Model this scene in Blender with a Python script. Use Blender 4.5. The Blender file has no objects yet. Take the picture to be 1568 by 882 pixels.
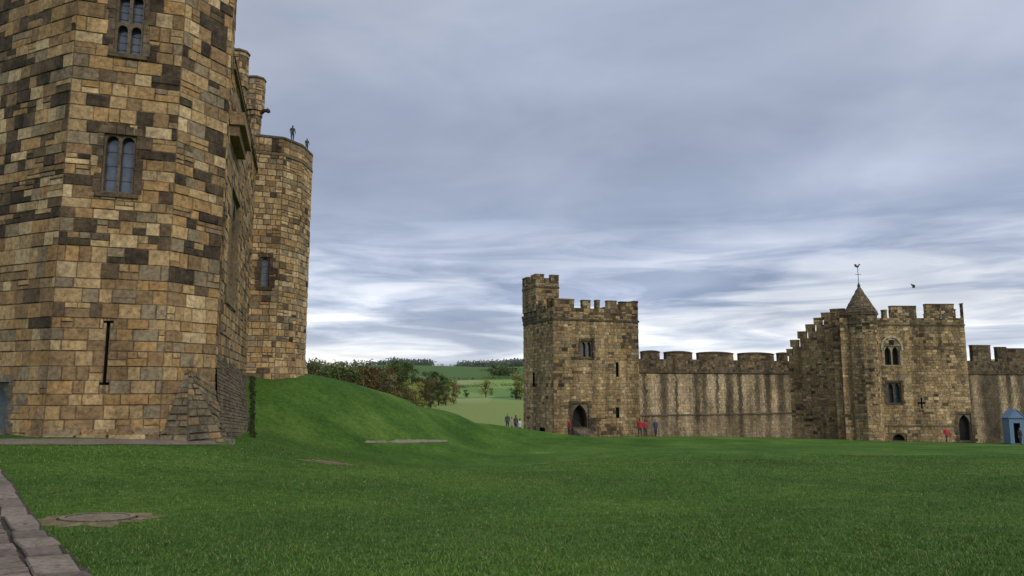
import bpy, bmesh, math, random
import numpy as np
from mathutils import Vector, noise, Matrix
R=random.Random(11)
F=1132.0; CX=784.0; CY=441.0; TH=math.radians(7.5); EYE=1.6
CT,ST=math.cos(TH),math.sin(TH)
def ray(u,y):
    a=(u-CX)/F; b=(CY-y)/F
    return (a, CT-b*ST, ST+b*CT)
def P(u,y,d):
    r=ray(u,y); k=d/r[1]; return Vector((r[0]*k,d,EYE+r[2]*k))
def XY(u,y,d):
    p=P(u,y,d); return Vector((p.x,p.y))
def hit(A,B,u,y):
    r=ray(u,y); dx,dy=B[0]-A[0],B[1]-A[1]
    k=(A[0]*dy-A[1]*dx)/(r[0]*dy-r[1]*dx)
    x,yy=r[0]*k,r[1]*k; L=math.hypot(dx,dy)
    return ((x-A[0])*dx+(yy-A[1])*dy)/L, EYE+r[2]*k
def rect(A,B,u0,u1,y0,y1):
    um=(u0+u1)/2; ym=(y0+y1)/2
    return (hit(A,B,u0,ym)[0],hit(A,B,u1,ym)[0],hit(A,B,um,y1)[1],hit(A,B,um,y0)[1])
scene=bpy.context.scene
col=scene.collection
def link(o,parent=None):
    col.objects.link(o)
    if parent: o.parent=parent
    return o
def empty(name):
    e=bpy.data.objects.new(name,None); e.empty_display_size=.5; return link(e)
def mul(c,k): return tuple(v*k for v in c)

# ---------------------------------------------------------------- terrain
cps=[(784,882,6.5),(0,882,6.5),(1568,882,6.5),(150,797,10.5),(784,797,11.5),(1500,797,11.5),
(100,700,18),(784,740,18),(1500,737,19),(505,709,25),(900,707,27),(1500,707,30),
(900,688,44),(1300,689,46),(900,678,62),(1300,680,64),(1568,682,64),(850,669,74),(980,669,80),(1200,671,92),(1290,674,88),(1500,678,88),(1640,680,90),
(65,669,22),(243,673,23),(-120,668,24),(330,672,24.3),
(400,580,39),(480,582,41),(560,594,46),(620,609,50),(700,634,56),(760,654,64),(800,665,73),
(392,673,28.5),(500,675,34),(600,675,40),(700,674,50),(760,672,62),(440,618,35.5),(530,624,40),(620,640,45),
]
pts=[P(*c) for c in cps]
pts+= [Vector(p) for p in [(0,-5,0.0),(-20,-5,0.05),(25,-5,0.0),(-9,9,-.1),(-40,25,.3),(-35,5,.2),(60,-5,-.2),(-14,60,.4),(-9,60,-.4),(-14,49,1.5),(-19,46,1.7),(-10,52,.5),(-8,72,-2.6),(-4,80,-4.7),(0,92,-6.5),(-20,75,-1.3),(100,60,-5),(90,95,-6.0),(-30,110,-7),(-60,60,-1),(60,110,-6),(-12,110,-7.5),(-14,95,-6)]]
C=np.array([[p[0],p[1],p[2]] for p in pts])
def phi(r2): return 0.5*r2*np.log(r2+1e-9)
n=len(C)
K=phi(((C[:,None,:2]-C[None,:,:2])**2).sum(-1))+np.eye(n)*.6
Pm=np.hstack([np.ones((n,1)),C[:,:2]])
Am=np.block([[K,Pm],[Pm.T,np.zeros((3,3))]])
W=np.linalg.solve(Am,np.concatenate([C[:,2],np.zeros(3)]))
def sstep(a,b,x):
    t=np.clip((x-a)/(b-a),0,1); return t*t*(3-2*t)
def far_z(x,y):
    r=np.sqrt(x*x+y*y)
    z=-9.0+56*sstep(430,1750,r)
    z+= sstep(500,1500,r)*(6*np.sin(x/170.0+1)+5*np.sin(x/83.+y/300.)+4*np.sin(y/140.))
    z-= 70*sstep(2300,4800,r)
    return z
def H(x,y):
    x=np.atleast_1d(np.asarray(x,float)); y=np.atleast_1d(np.asarray(y,float))
    xc=np.clip(x,-55,110); yc=np.clip(y,-8,108)
    out=np.empty_like(xc)
    for i in range(0,len(xc),50000):
        a=xc[i:i+50000];b=yc[i:i+50000]
        k=phi((a[:,None]-C[None,:,0])**2+(b[:,None]-C[None,:,1])**2)
        out[i:i+50000]=k@W[:n]+W[n]+W[n+1]*a+W[n+2]*b
    out=np.clip(out,-9,3)+.05*np.sin(xc*.55+1.3*np.sin(yc*.31))*np.sin(yc*.47)*sstep(10,30,yc)
    w=np.maximum.reduce([sstep(85,170,y),sstep(80,300,np.abs(x)),sstep(60,300,-y)])
    return out*(1-w)+far_z(x,y)*w
def h(x,y): return float(H([x],[y])[0])
def G(u,y):
    ds=np.concatenate([np.arange(4,120,.15),np.arange(120,1500,3)])
    r=ray(u,y); k=ds/r[1]
    z=EYE+r[2]*k; g=H(r[0]*k,ds)
    i=np.argmax(z<g); d=ds[i] if z[i]<g[i] else 90.
    return Vector((r[0]*d/r[1],d,h(r[0]*d/r[1],d)))

# ---------------------------------------------------------------- materials
def newmat(name):
    m=bpy.data.materials.new(name); m.use_nodes=True
    nt=m.node_tree; b=nt.nodes['Principled BSDF']
    return m,nt,b
def N(nt,t,**kw):
    nd=nt.nodes.new(t)
    for k,v in kw.items():
        if k in('ins',):
            for a,b in v.items(): nd.inputs[a].default_value=b
        else: setattr(nd,k,v)
    return nd
def ramp(nt,els,interp='LINEAR'):
    r=nt.nodes.new('ShaderNodeValToRGB'); cr=r.color_ramp; cr.interpolation=interp
    while len(cr.elements)<len(els): cr.elements.new(.5)
    for e,(p,c) in zip(cr.elements,els):
        e.position=p; e.color=(c,c,c,1) if not hasattr(c,'__len__') else (*c,1)
    return r
def mixc(nt,bt,fac,a,b):
    m=nt.nodes.new('ShaderNodeMix'); m.data_type='RGBA'; m.blend_type=bt
    for s,v in((0,fac),(6,a),(7,b)):
        if isinstance(v,bpy.types.NodeSocket): nt.links.new(v,m.inputs[s])
        elif hasattr(v,'__len__'): m.inputs[s].default_value=(*v,1)
        else: m.inputs[s].default_value=v
    return m.outputs[2]
def stone_mat(name,streak=.5,scale=1.0,bump=.5,lichen=.35,blend=.3,bc=(.29,.20,.11),lc=(.27,.24,.17),grime=.35):
    m,nt,b=newmat(name); L=nt.links.new
    tc=N(nt,'ShaderNodeTexCoord'); at=N(nt,'ShaderNodeAttribute',attribute_name='Col')
    n0=N(nt,'ShaderNodeTexNoise',ins={'Scale':1.3*scale,'Detail':8,'Roughness':.75}); L(tc.outputs['Object'],n0.inputs['Vector'])
    r0=ramp(nt,[(.35,0),(.7,blend*2)]); L(n0.outputs['Fac'],r0.inputs['Fac'])
    c=mixc(nt,'MIX',r0.outputs['Color'],at.outputs['Color'],bc)
    n1=N(nt,'ShaderNodeTexNoise',ins={'Scale':7*scale,'Detail':8,'Roughness':.7}); L(tc.outputs['Object'],n1.inputs['Vector'])
    r1=ramp(nt,[(.30,.42),(.5,1.0),(.70,1.5)]); L(n1.outputs['Fac'],r1.inputs['Fac'])
    c=mixc(nt,'MULTIPLY',1.0,c,r1.outputs['Color'])
    n2=N(nt,'ShaderNodeTexNoise',ins={'Scale':3.2*scale,'Detail':8,'Roughness':.75}); L(tc.outputs['Object'],n2.inputs['Vector'])
    r2=ramp(nt,[(.57,0),(.70,lichen)]); L(n2.outputs['Fac'],r2.inputs['Fac'])
    c=mixc(nt,'MIX',r2.outputs['Color'],c,lc)
    n6=N(nt,'ShaderNodeTexNoise',ins={'Scale':.55*scale,'Detail':10,'Roughness':.72}); L(tc.outputs['Object'],n6.inputs['Vector'])
    r6=ramp(nt,[(.47,1.0),(.68,1-grime)]); L(n6.outputs['Fac'],r6.inputs['Fac'])
    c=mixc(nt,'MULTIPLY',1.0,c,r6.outputs['Color'])
    mp=N(nt,'ShaderNodeMapping'); mp.inputs['Scale'].default_value=(.9,.9,.08); L(tc.outputs['Object'],mp.inputs['Vector'])
    n3=N(nt,'ShaderNodeTexNoise',ins={'Scale':1.0,'Detail':6,'Roughness':.6}); L(mp.outputs['Vector'],n3.inputs['Vector'])
    r3=ramp(nt,[(.42,1.0),(.66,1-streak)]); L(n3.outputs['Fac'],r3.inputs['Fac'])
    c=mixc(nt,'MULTIPLY',1.0,c,r3.outputs['Color'])
    L(c,b.inputs['Base Color']); b.inputs['Roughness'].default_value=.92; b.inputs['Specular IOR Level'].default_value=.2
    n4=N(nt,'ShaderNodeTexNoise',ins={'Scale':16*scale,'Detail':8,'Roughness':.75}); L(tc.outputs['Object'],n4.inputs['Vector'])
    bp=N(nt,'ShaderNodeBump',ins={'Strength':bump,'Distance':.05/scale}); L(n4.outputs['Fac'],bp.inputs['Height']); L(bp.outputs['Normal'],b.inputs['Normal'])
    return m
M_keep=stone_mat('weathered_sandstone',.25,1.0,.85,.40,.22)
M_far=stone_mat('curtain_sandstone',.5,.8,.5,.2,.15,(.38,.275,.15),grime=.4)
M_path=stone_mat('path_stone',.0,2,.7,.3,.2,(.14,.12,.10),(.2,.19,.17))
def flat(name,c,rough=.7,metal=0,var=.25,sc=8):
    m,nt,b=newmat(name); tc=N(nt,'ShaderNodeTexCoord')
    n1=N(nt,'ShaderNodeTexNoise',ins={'Scale':sc,'Detail':5}); nt.links.new(tc.outputs['Object'],n1.inputs['Vector'])
    r=ramp(nt,[(.3,1-var),(.7,1+var)]); nt.links.new(n1.outputs['Fac'],r.inputs['Fac'])
    o=mixc(nt,'MULTIPLY',1.0,c,r.outputs['Color']); nt.links.new(o,b.inputs['Base Color'])
    b.inputs['Roughness'].default_value=rough; b.inputs['Metallic'].default_value=metal
    return m
M_glass=flat('window_glass',(.07,.085,.11),.12,0,.5,3); M_glass.node_tree.nodes['Principled BSDF'].inputs['Specular IOR Level'].default_value=1.0
M_dark=flat('dark_interior',(.012,.011,.01),.95)
M_iron=flat('iron',(.03,.03,.03),.6)
M_door=flat('painted_door',(.12,.14,.155),.6)
M_blue=flat('blue_painted_boards',(.13,.22,.34),.6,0,.2)
M_skin=flat('skin',(.45,.26,.19),.6,0,.05)
M_lead=flat('lead_roof',(.10,.11,.12),.6)

# ---------------------------------------------------------------- mesh builder
class MB:
    def __init__(s): s.v=[];s.f=[];s.c=[];s.m=[]
    def poly(s,ps,c=(.2,.2,.2),m=0):
        i=len(s.v); s.v.extend([tuple(p) for p in ps]); s.f.append(tuple(range(i,i+len(ps)))); s.c.append(c); s.m.append(m)
    def build(s,name,mats,parent=None,smooth=False):
        me=bpy.data.meshes.new(name); me.from_pydata(s.v,[],s.f)
        ca=me.color_attributes.new('Col','FLOAT_COLOR','CORNER')
        arr=[]
        for f,c in zip(s.f,s.c): arr.extend((c[0],c[1],c[2],1.0)*len(f))
        ca.data.foreach_set('color',arr)
        for m in mats: me.materials.append(m)
        me.polygons.foreach_set('material_index',s.m)
        me.update()
        return link(bpy.data.objects.new(name,me),parent)
def planar(A,B):
    d=Vector((B[0]-A[0],B[1]-A[1])); L=d.length; d/=L; nn=Vector((d.y,-d.x))
    def mp(s,z,o=0.0): return Vector((A[0]+d.x*s+nn.x*o,A[1]+d.y*s+nn.y*o,z))
    return mp,L
def bilin(a,b,c,d):
    nn=(b-a).cross(d-a).normalized()
    L=((b-a).length+(c-d).length)/2; Hh=((d-a).length+(c-b).length)/2
    def mp(s,t,o=0.0):
        x=s/L; y=t/Hh
        return a*(1-x)*(1-y)+b*x*(1-y)+c*x*y+d*(1-x)*y+nn*o
    return mp,L,Hh
def subtract(r,ops):
    out=[r]
    for o in ops:
        new=[]
        for q in out:
            s0,s1,z0,z1=q
            if o[0]>=s1 or o[1]<=s0 or o[2]>=z1 or o[3]<=z0: new.append(q); continue
            if o[0]>s0: new.append((s0,o[0],z0,z1))
            if o[1]<s1: new.append((o[1],s1,z0,z1))
            a=max(s0,o[0]);b=min(s1,o[1])
            if o[2]>z0: new.append((a,b,z0,o[2]))
            if o[3]<z1: new.append((a,b,o[3],z1))
        out=new
    return out
def courses(z0,z1,ch):
    zs=[z0]
    while zs[-1]<z1-1e-3:
        hh=R.uniform(*ch)
        if zs[-1]+hh>z1-ch[0]*.5: zs.append(z1)
        else: zs.append(zs[-1]+hh)
    return zs
def masonry(mb,mp,L,z0,z1,pal,ops=(),ch=(.3,.5),bw=(.4,.95),relief=.03,gap=.012,mortar=(.13,.11,.085),mat=0,zs=None,split=.14):
    zs=zs or courses(z0,z1,ch)
    for z,zn in zip(zs,zs[1:]):
        hh=zn-z
        s=0; w=R.uniform(.25,1)*bw[1]
        while s<L-1e-3:
            if s+w>L-bw[0]*.4: w=L-s
            cells=[(s,s+w,z,z+hh)]
            q=R.random()
            if q<split and hh>.26:
                k=R.uniform(.38,.62)
                cells=[(s,s+w,z,z+hh*k),(s,s+w,z+hh*k,z+hh)]
                if R.random()<.5 and w>.5: cells=[(s,s+w,z,z+hh*k),(s,s+w*.5,z+hh*k,z+hh),(s+w*.5,s+w,z+hh*k,z+hh)]
            for cell in cells:
                for (a,b,c,d) in subtract(cell,ops):
                    if b-a<.01 or d-c<.01: continue
                    mb.poly([mp(a,c),mp(b,c),mp(b,d),mp(a,d)],mortar,mat)
                    if b-a<.06 or d-c<.06: continue
                    p=mp((a+b)/2,(c+d)/2); cc=pal(p)
                    o=.006+R.random()*relief; g=gap; g2=gap+min(.016,.12*(d-c))
                    J=lambda k: R.uniform(-k,k)
                    base=[(a+g,c+g),(b-g,c+g),(b-g,d-g),(a+g,d-g)]
                    fr=[(a+g2+J(.010),c+g2+J(.010)),(b-g2+J(.010),c+g2+J(.010)),(b-g2+J(.010),d-g2+J(.010)),(a+g2+J(.010),d-g2+J(.010))]
                    Bv=[mp(x,y,.001) for x,y in base]; Fv=[mp(x,y,o) for x,y in fr]
                    mb.poly(Fv,cc,mat)
                    for i in range(4):
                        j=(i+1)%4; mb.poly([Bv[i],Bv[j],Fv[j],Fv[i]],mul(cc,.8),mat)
            s+=w; w=R.uniform(*bw)
def prism(mb,pl,z0,z1,pal,ops={},cap=True,skip=(),**kw):
    zs=courses(z0,z1,kw.get('ch',(.3,.5)))
    for i in range(len(pl)):
        if i in skip: continue
        A=pl[i];B=pl[(i+1)%len(pl)]
        mp,L=planar(A,B)
        masonry(mb,mp,L,z0,z1,pal,ops.get(i,()),zs=zs,**kw)
    if cap: mb.poly([(p[0],p[1],z1) for p in pl],(.12,.11,.09))
def box(mb,A,B,s0,s1,o0,o1,z0,z1,c,m=0,taper=0):
    mp,L=planar(A,B)
    b=[mp(s0,z0,o1),mp(s1,z0,o1),mp(s1,z0,o0),mp(s0,z0,o0)]
    t=[mp(s0+taper,z1,o1-taper),mp(s1-taper,z1,o1-taper),mp(s1-taper,z1,o0+taper),mp(s0+taper,z1,o0+taper)]
    mb.poly(t,c,m); mb.poly(b[::-1],c,m)
    for i in range(4):
        j=(i+1)%4; mb.poly([b[i],b[j],t[j],t[i]],c,m)
def merlon(mb,A,B,s0,s1,z0,z1,pal,thick=.5,cop=.12,slit=False,**kw):
    mp,L=planar(A,B)
    q=[mp(s0,0),mp(s1,0),mp(s1,0,-thick),mp(s0,0,-thick)]
    prism(mb,[(p.x,p.y) for p in q],z0,z1-cop,pal,{},**kw)
    cc=mul(pal(mp(s0,z1)),.7)
    box(mb,A,B,s0-.07,s1+.07,-thick-.07,.07,z1-cop,z1,cc,0,taper=.06)
def window(mb,A,B,r,lights=2,rows=1,depth=.3,rec=.06,arch='round',mull=.12,border=.12,glass=1,stone=(.30,.25,.17),sur=.16,surcol=None,lead=True):
    mp,L=planar(A,B); s0,s1,z0,z1=r
    for (a,b,c,d) in ((s0,z0,s0,z1),(s1,z1,s1,z0),(s0,z1,s1,z1),(s1,z0,s0,z0)):
        mb.poly([mp(a,b,.01),mp(c,d,.01),mp(c,d,-depth),mp(a,b,-depth)],mul(stone,.8))
    mb.poly([mp(s0,z0,-depth),mp(s1,z0,-depth),mp(s1,z1,-depth),mp(s0,z1,-depth)],(.05,.05,.06),glass)
    lw=((s1-s0)-2*border-(lights-1)*mull)/lights
    rh=(z1-z0)/rows
    f=-rec; bk=-depth+.06
    def q(a,b,c,d,cc=stone): mb.poly([mp(a,c,f),mp(b,c,f),mp(b,d,f),mp(a,d,f)],cc)
    for rr in range(rows):
        zb=z0+rr*rh; zt=zb+rh; bb=border if rr==0 else mull*.5
        q(s0,s0+border,zb,zt); q(s1-border,s1,zb,zt)
        for i in range(lights):
            a=s0+border+i*(lw+mull); b=a+lw
            if i<lights-1: q(b,b+mull,zb,zt)
            q(a,b,zb,zb+bb)
            top=zt-border*.8
            hw=lw/2; rise=hw*(1.0 if arch=='round' else 1.7)
            K=10; pr=None
            for k in range(K+1):
                t=k/K; x=-1+2*t
                if arch=='round': zz=top-rise+rise*math.sqrt(max(0,1-x*x))
                else: zz=top-rise+rise*math.sqrt(max(0,1-((abs(x)+1)/2)**2))/math.sqrt(.75) if abs(x)<1 else top-rise
                px=a+lw*t
                if pr:
                    mb.poly([mp(pr[0],pr[1],f),mp(px,zz,f),mp(px,zt,f),mp(pr[0],zt,f)],stone)
                    mb.poly([mp(pr[0],pr[1],f),mp(pr[0],pr[1],bk),mp(px,zz,bk),mp(px,zz,f)],mul(stone,.7))
                pr=(px,zz)
            mb.poly([mp(a,zb+bb,f),mp(a,zb+bb,bk),mp(a,top-rise,bk),mp(a,top-rise,f)],mul(stone,.7))
            mb.poly([mp(b,zb+bb,bk),mp(b,zb+bb,f),mp(b,top-rise,f),mp(b,top-rise,bk)],mul(stone,.7))
            mb.poly([mp(a,zb+bb,f),mp(b,zb+bb,f),mp(b,zb+bb,bk),mp(a,zb+bb,bk)],stone)
            if glass==1 and lead:
                for g in range(1,4):
                    zz=zb+(top-zb)*g/4
                    box(mb,A,B,a,b,-depth+.005,-depth+.015,zz-.008,zz+.008,(.02,.02,.02),2)
    if sur:
        sc=surcol or stone
        z=z0
        while z<z1-.05:
            hh=min(R.uniform(.25,.45),z1-z)
            for sd in(0,1):
                w=sur*R.uniform(.8,1.7); c=mul(sc,R.uniform(.55,1.25))
                a,b=(s0-w,s0) if sd==0 else (s1,s1+w)
                box(mb,A,B,a,b,0,.045,z+.008,z+hh-.008,c,0,taper=.008)
            z+=hh
        box(mb,A,B,s0-sur,s1+sur,0,.09,z0-.14,z0-.005,mul(sc,.7),0,taper=.02)
        nn=5; ww=(s1-s0+2*sur)/nn
        for i in range(nn):
            c=mul(sc,R.uniform(.45,1.2))
            box(mb,A,B,s0-sur+i*ww+.008,s0-sur+(i+1)*ww-.008,0,.05,z1+.005,z1+R.uniform(.22,.3),c,0,taper=.008)
def hood(mb,A,B,cx,zs,rad,w,c,rise=1.25):
    mp,L=planar(A,B); pr=None
    for k in range(15):
        t=math.pi*k/14
        def pt(r,o): 
            return mp(cx-math.cos(t)*r,zs+math.sin(t)**.85*r*rise,o)
        cur=(pt(rad,.0),pt(rad+w,.0),pt(rad,.12),pt(rad+w,.12))
        if pr:
            mb.poly([pr[2],cur[2],cur[3],pr[3]],c); mb.poly([pr[3],cur[3],cur[1],pr[1]],c); mb.poly([pr[0],cur[0],cur[2],pr[2]],c)
        pr=cur

# ---------------------------------------------------------------- palettes
def lerp(a,b,t): return tuple(x*(1-t)+y*t for x,y in zip(a,b))
TAN=(.53,.365,.185);PALE=(.68,.51,.29);ORG=(.47,.29,.125);BRN=(.30,.195,.10);GRY=(.31,.245,.16);DRK=(.12,.086,.056);BLK=(.036,.030,.025)
def pick(w):
    t=R.random()*sum(x for x,_ in w)
    for x,c in w:
        t-=x
        if t<=0: break
    k=R.uniform(.85,1.15); a=R.uniform(-.03,.03); return (c[0]*k*(1+a),c[1]*k,c[2]*k*(1-a))
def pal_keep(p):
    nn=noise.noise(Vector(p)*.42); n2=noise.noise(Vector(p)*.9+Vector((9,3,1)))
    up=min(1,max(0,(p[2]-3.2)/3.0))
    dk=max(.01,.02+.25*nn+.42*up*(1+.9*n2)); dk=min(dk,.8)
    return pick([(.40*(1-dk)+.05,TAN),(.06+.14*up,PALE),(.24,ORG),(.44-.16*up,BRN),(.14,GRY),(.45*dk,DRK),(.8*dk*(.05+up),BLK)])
def pal_keep2(p):
    nn=noise.noise(Vector(p)*.5)
    dk=min(.7,max(.04,.10+.5*nn))
    return pick([(.40,TAN),(.24,PALE),(.2,ORG),(.20,BRN),(.25,GRY),(.4*dk,DRK),(.35*dk,BLK)])
def pal_grey(p): return pick([(.4,(.13,.115,.085)),(.4,(.10,.085,.065)),(.3,(.16,.13,.09))])
def pal_spur(p): return pick([(.4,(.20,.175,.12)),(.3,(.15,.135,.095)),(.3,(.27,.21,.13)),(.15,(.30,.20,.10))])
def pal_mid(p):
    return pick([(.35,TAN),(.2,ORG),(.3,BRN),(.3,GRY),(.2,DRK)])
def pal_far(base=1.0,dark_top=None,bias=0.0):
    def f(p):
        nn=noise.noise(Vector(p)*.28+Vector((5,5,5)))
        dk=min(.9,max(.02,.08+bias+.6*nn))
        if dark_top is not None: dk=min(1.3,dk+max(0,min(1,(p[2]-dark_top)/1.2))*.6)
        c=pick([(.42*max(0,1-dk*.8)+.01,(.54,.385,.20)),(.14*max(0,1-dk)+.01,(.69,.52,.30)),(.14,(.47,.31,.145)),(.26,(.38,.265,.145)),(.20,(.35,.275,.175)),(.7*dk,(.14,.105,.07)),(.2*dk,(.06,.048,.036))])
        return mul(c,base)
    return f

# ================================================================ KEEP
keep=empty('castle_keep')
C1=XY(65,665,22.0)
def onray(C,ang,u,y):
    d=(math.cos(ang),math.sin(ang)); t=ray(u,y); k=t[0]/t[1]
    s=(k*C[1]-C[0])/(d[0]-k*d[1]); return Vector((C[0]+d[0]*s,C[1]+d[1]*s))
C2=onray(C1,math.radians(20),243,672); C3=onray(C2,math.radians(65),323,668)
C0=C1+Vector((-math.cos(math.radians(25)),math.sin(math.radians(25))))*4.2
Cm=C0+Vector((-.42,.9))*4.0
C4=C3+Vector((-.34,.94))*2.6; C5=C4+Vector((-.9,.42))*4
kp=[C0,C1,C2,C3,C4,C5,Cm]
kz0=-1.5; kz1=19.0
w_low=rect(C1,C2,157,207,206,296); w_up=rect(C1,C2,177,221,-10,84)
sl=rect(C1,C2,160.5,165.5,492,588)
slops=[w_low,w_up,sl,(sl[0]-.09,sl[1]+.09,sl[3]-.05,sl[3]+.01),(sl[0]-.09,sl[1]+.09,sl[2]-.03,sl[2]+.05)]
dr=rect(C0,C1,-45,12,585,664)
mb=MB()
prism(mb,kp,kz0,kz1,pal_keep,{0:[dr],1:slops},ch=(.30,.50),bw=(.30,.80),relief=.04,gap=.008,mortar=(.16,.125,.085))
window(mb,C1,C2,w_low,2,1,.30,.05,'round',.085,.06,1,(.16,.125,.085),.16,(.13,.10,.07))
window(mb,C1,C2,w_up,2,2,.30,.05,'round',.10,.07,1,(.15,.12,.09),.16,(.13,.10,.07))
window(mb,C0,C1,dr,1,1,.35,.1,'round',.1,.12,3,(.22,.20,.17),.2)
mpp,LL=planar(C1,C2)
for o in slops[2:]:
    mb.poly([mpp(o[0]-.05,o[2]-.05,-.25),mpp(o[1]+.05,o[2]-.05,-.25),mpp(o[1]+.05,o[3]+.05,-.25),mpp(o[0]-.05,o[3]+.05,-.25)],(.01,.01,.01),4)
for (A,B) in ((C0,C1),(C1,C2),(C2,C3),(C3,C4)):
    L=(B-A).length
    merlon(mb,A,B,0.1,L*.38,kz1,kz1+1.2,pal_keep); merlon(mb,A,B,L*.62,L-.1,kz1,kz1+1.2,pal_keep)
for (A,B) in ((C0,C1),(C1,C2)):
    mp_,L=planar(A,B)
    for z0,z1,o in ((-1.2,.12,.16),(.12,.30,.09)):
        s=0
        end=L+o*.3 if A is C1 else L-.0
        while s<end-.05:
            w=min(R.uniform(.6,1.2),end-s)
            if not(A is C0 and s+w>dr[0]-.1 and s<dr[1]+.1): box(mb,A,B,s+.01,s+w-.01,0,o,z0,z1,mul(pick([(.5,TAN),(.5,GRY),(.3,BRN),(.2,PALE)]),.9),0,taper=.03)
            s+=w
mb.build('octagonal_tower_walls',[M_keep,M_glass,M_iron,M_door,M_dark],keep)
mb=MB(); cen=sum(kp,Vector((0,0)))/len(kp)
ip=[cen+(p-cen)*.82 for p in kp]
for i in range(len(ip)):
    A=ip[i];B=ip[(i+1)%len(ip)]; mb.poly([(A.x,A.y,-1),(B.x,B.y,-1),(B.x,B.y,kz1-.1),(A.x,A.y,kz1-.1)])
mb.build('added_dark_core',[M_dark],keep)  # unseen core, added so windows look dark and no sky comes through
# spur
mb=MB()
nrm=Vector(((C3-C2).y,-(C3-C2).x)).normalized(); dd=(C3-C2).normalized()
sa,za=hit(C2,C3,287,566)
ap=C2+dd*sa; gz=-.35
def v3(p,z): return Vector((p.x,p.y,z))
fdn=Vector(((C2-C1).y,-(C2-C1).x)).normalized()
b0=C2-(C2-C1).normalized()*.12+fdn*.05; b1=C2+dd*.35+nrm*.85; b2=C3+nrm*.85-dd*.1; b3=C3+dd*.5+nrm*.1
tl=v3(ap-dd*.06+nrm*.02,za); tr=v3(ap+dd*.06+nrm*.02,za); tm=v3(ap+nrm*.03,za+.02)
for a,b,c,d in ((b0,b1,tm,tl),(b1,b2,tr,tm),(b2,b3,v3(C3+nrm*.02,za-.5),tr)):
    mp_,L_,H_=bilin(v3(a,gz),v3(b,gz),c,d)
    masonry(mb,mp_,L_,0,H_,pal_spur,ch=(.18,.3),bw=(.25,.5),relief=.06,gap=.012,mortar=(.09,.08,.06))
mb.build('corner_spur',[M_keep],keep)
# middle range
M0=Vector((C3.x-.42,C3.y+1.25)); M1=XY(377,575,39.3)
zM=hit(M0,M1,366,128)[1]
mb=MB()
wm=rect(M0,M1,350,363,290,470)
mid=[M0,M1,M1+Vector((-6,1)),M0+Vector((-5,2))]
prism(mb,[(p.x,p.y) for p in mid],-1,zM,pal_mid,{0:[wm]},ch=(.3,.45),bw=(.35,.8),relief=.05)
window(mb,M0,M1,wm,2,1,.4,.1,'point',.14,.14,1,(.24,.19,.12),.2)
Lm=(M1-M0).length
box(mb,M0,M1,0,Lm,0,.14,zM-.5,zM-.3,(.18,.14,.09),0,taper=.03)
box(mb,M0,M1,0,Lm,-.4,.08,zM+.002,zM+.14,(.12,.10,.08),0,taper=.03)
cb=rect(M0,M1,350,364,188,228)
box(mb,M0,M1,cb[0],cb[1],0,.55,cb[2]+.4,cb[3],(.30,.21,.12),0,taper=.03)
box(mb,M0,M1,cb[0]+.1,cb[1]-.1,0,.35,cb[2],cb[2]+.4,(.20,.145,.09),0)
mb.build('middle_range',[M_keep,M_glass,M_iron],keep)
mb=MB()
tc0=P(390,165,40.3); zt0=P(391,168,40.3).z; zt1=P(391,121,40.3).z
def ngon(c,r,n_=8,a0=.39): return [(c[0]+r*math.cos(a0+2*math.pi*i/n_),c[1]+r*math.sin(a0+2*math.pi*i/n_)) for i in range(n_)]
kt=dict(ch=(.25,.35),bw=(.2,.4))
prism(mb,ngon(tc0,.38),zt0-4,zt0-.45,pal_mid,**kt)
prism(mb,ngon(tc0,.43),zt0-.45,zt0-.15,pal_mid,**kt)
prism(mb,ngon(tc0,.52),zt0-.15,zt1-.14,pal_mid,**kt)
prism(mb,ngon(tc0,.56),zt1-.14,zt1,pal_grey,**kt)
tc1=P(364,120,35); z0=P(366,135,35).z; z1=P(366,84,35).z
prism(mb,ngon(tc1,.42),z0-5,z0,pal_mid,**kt)
prism(mb,ngon(tc1,.48),z0,z1,pal_mid,**kt)
prism(mb,ngon(tc1,.53),z1,z1+.12,pal_grey,**kt)
mb.build('turrets',[M_keep],keep)
def lathe_blob(mb,c,pts_,colr,seg=10,m=0):
    rings=[]
    for (x,y,z,rx,ry) in pts_:
        rings.append([Vector((c[0]+x+rx*math.cos(2*math.pi*i/seg),c[1]+y+ry*math.sin(2*math.pi*i/seg),c[2]+z)) for i in range(seg)])
    for a,b in zip(rings,rings[1:]):
        for i in range(seg):
            j=(i+1)%seg; mb.poly([a[i],a[j],b[j],b[i]],colr,m)
    mb.poly(rings[-1],colr,m); mb.poly(rings[0][::-1],colr,m)
mb=MB(); gp=P(399,172,39.6)
for i in range(5):
    t=i/5; r0=.13*(1-.35*t)+(.05 if i==4 else 0); t2=(i+1)/5
    r1=.13*(1-.35*t2)+(.05 if i+1==4 else 0)
    ra=[gp+Vector((t*.55,-t*.1,r0*math.sin(a)+.08*math.sin(t*3)))+Vector((0,r0*math.cos(a),0)) for a in [k*math.pi/4 for k in range(8)]]
    rb=[gp+Vector((t2*.55,-t2*.1,r1*math.sin(a)+.08*math.sin(t2*3)))+Vector((0,r1*math.cos(a),0)) for a in [k*math.pi/4 for k in range(8)]]
    for k in range(8): mb.poly([ra[k],ra[(k+1)%8],rb[(k+1)%8],rb[k]],(.04,.035,.03))
for e in(-.06,.06): lathe_blob(mb,gp+Vector((.4,e-.04,.12)),[(0,0,0,.03,.03),(0,0,.08,.02,.02),(0,0,.12,.004,.004)],(.04,.035,.03),6)
mb.build('gargoyle',[M_keep],keep)
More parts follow.
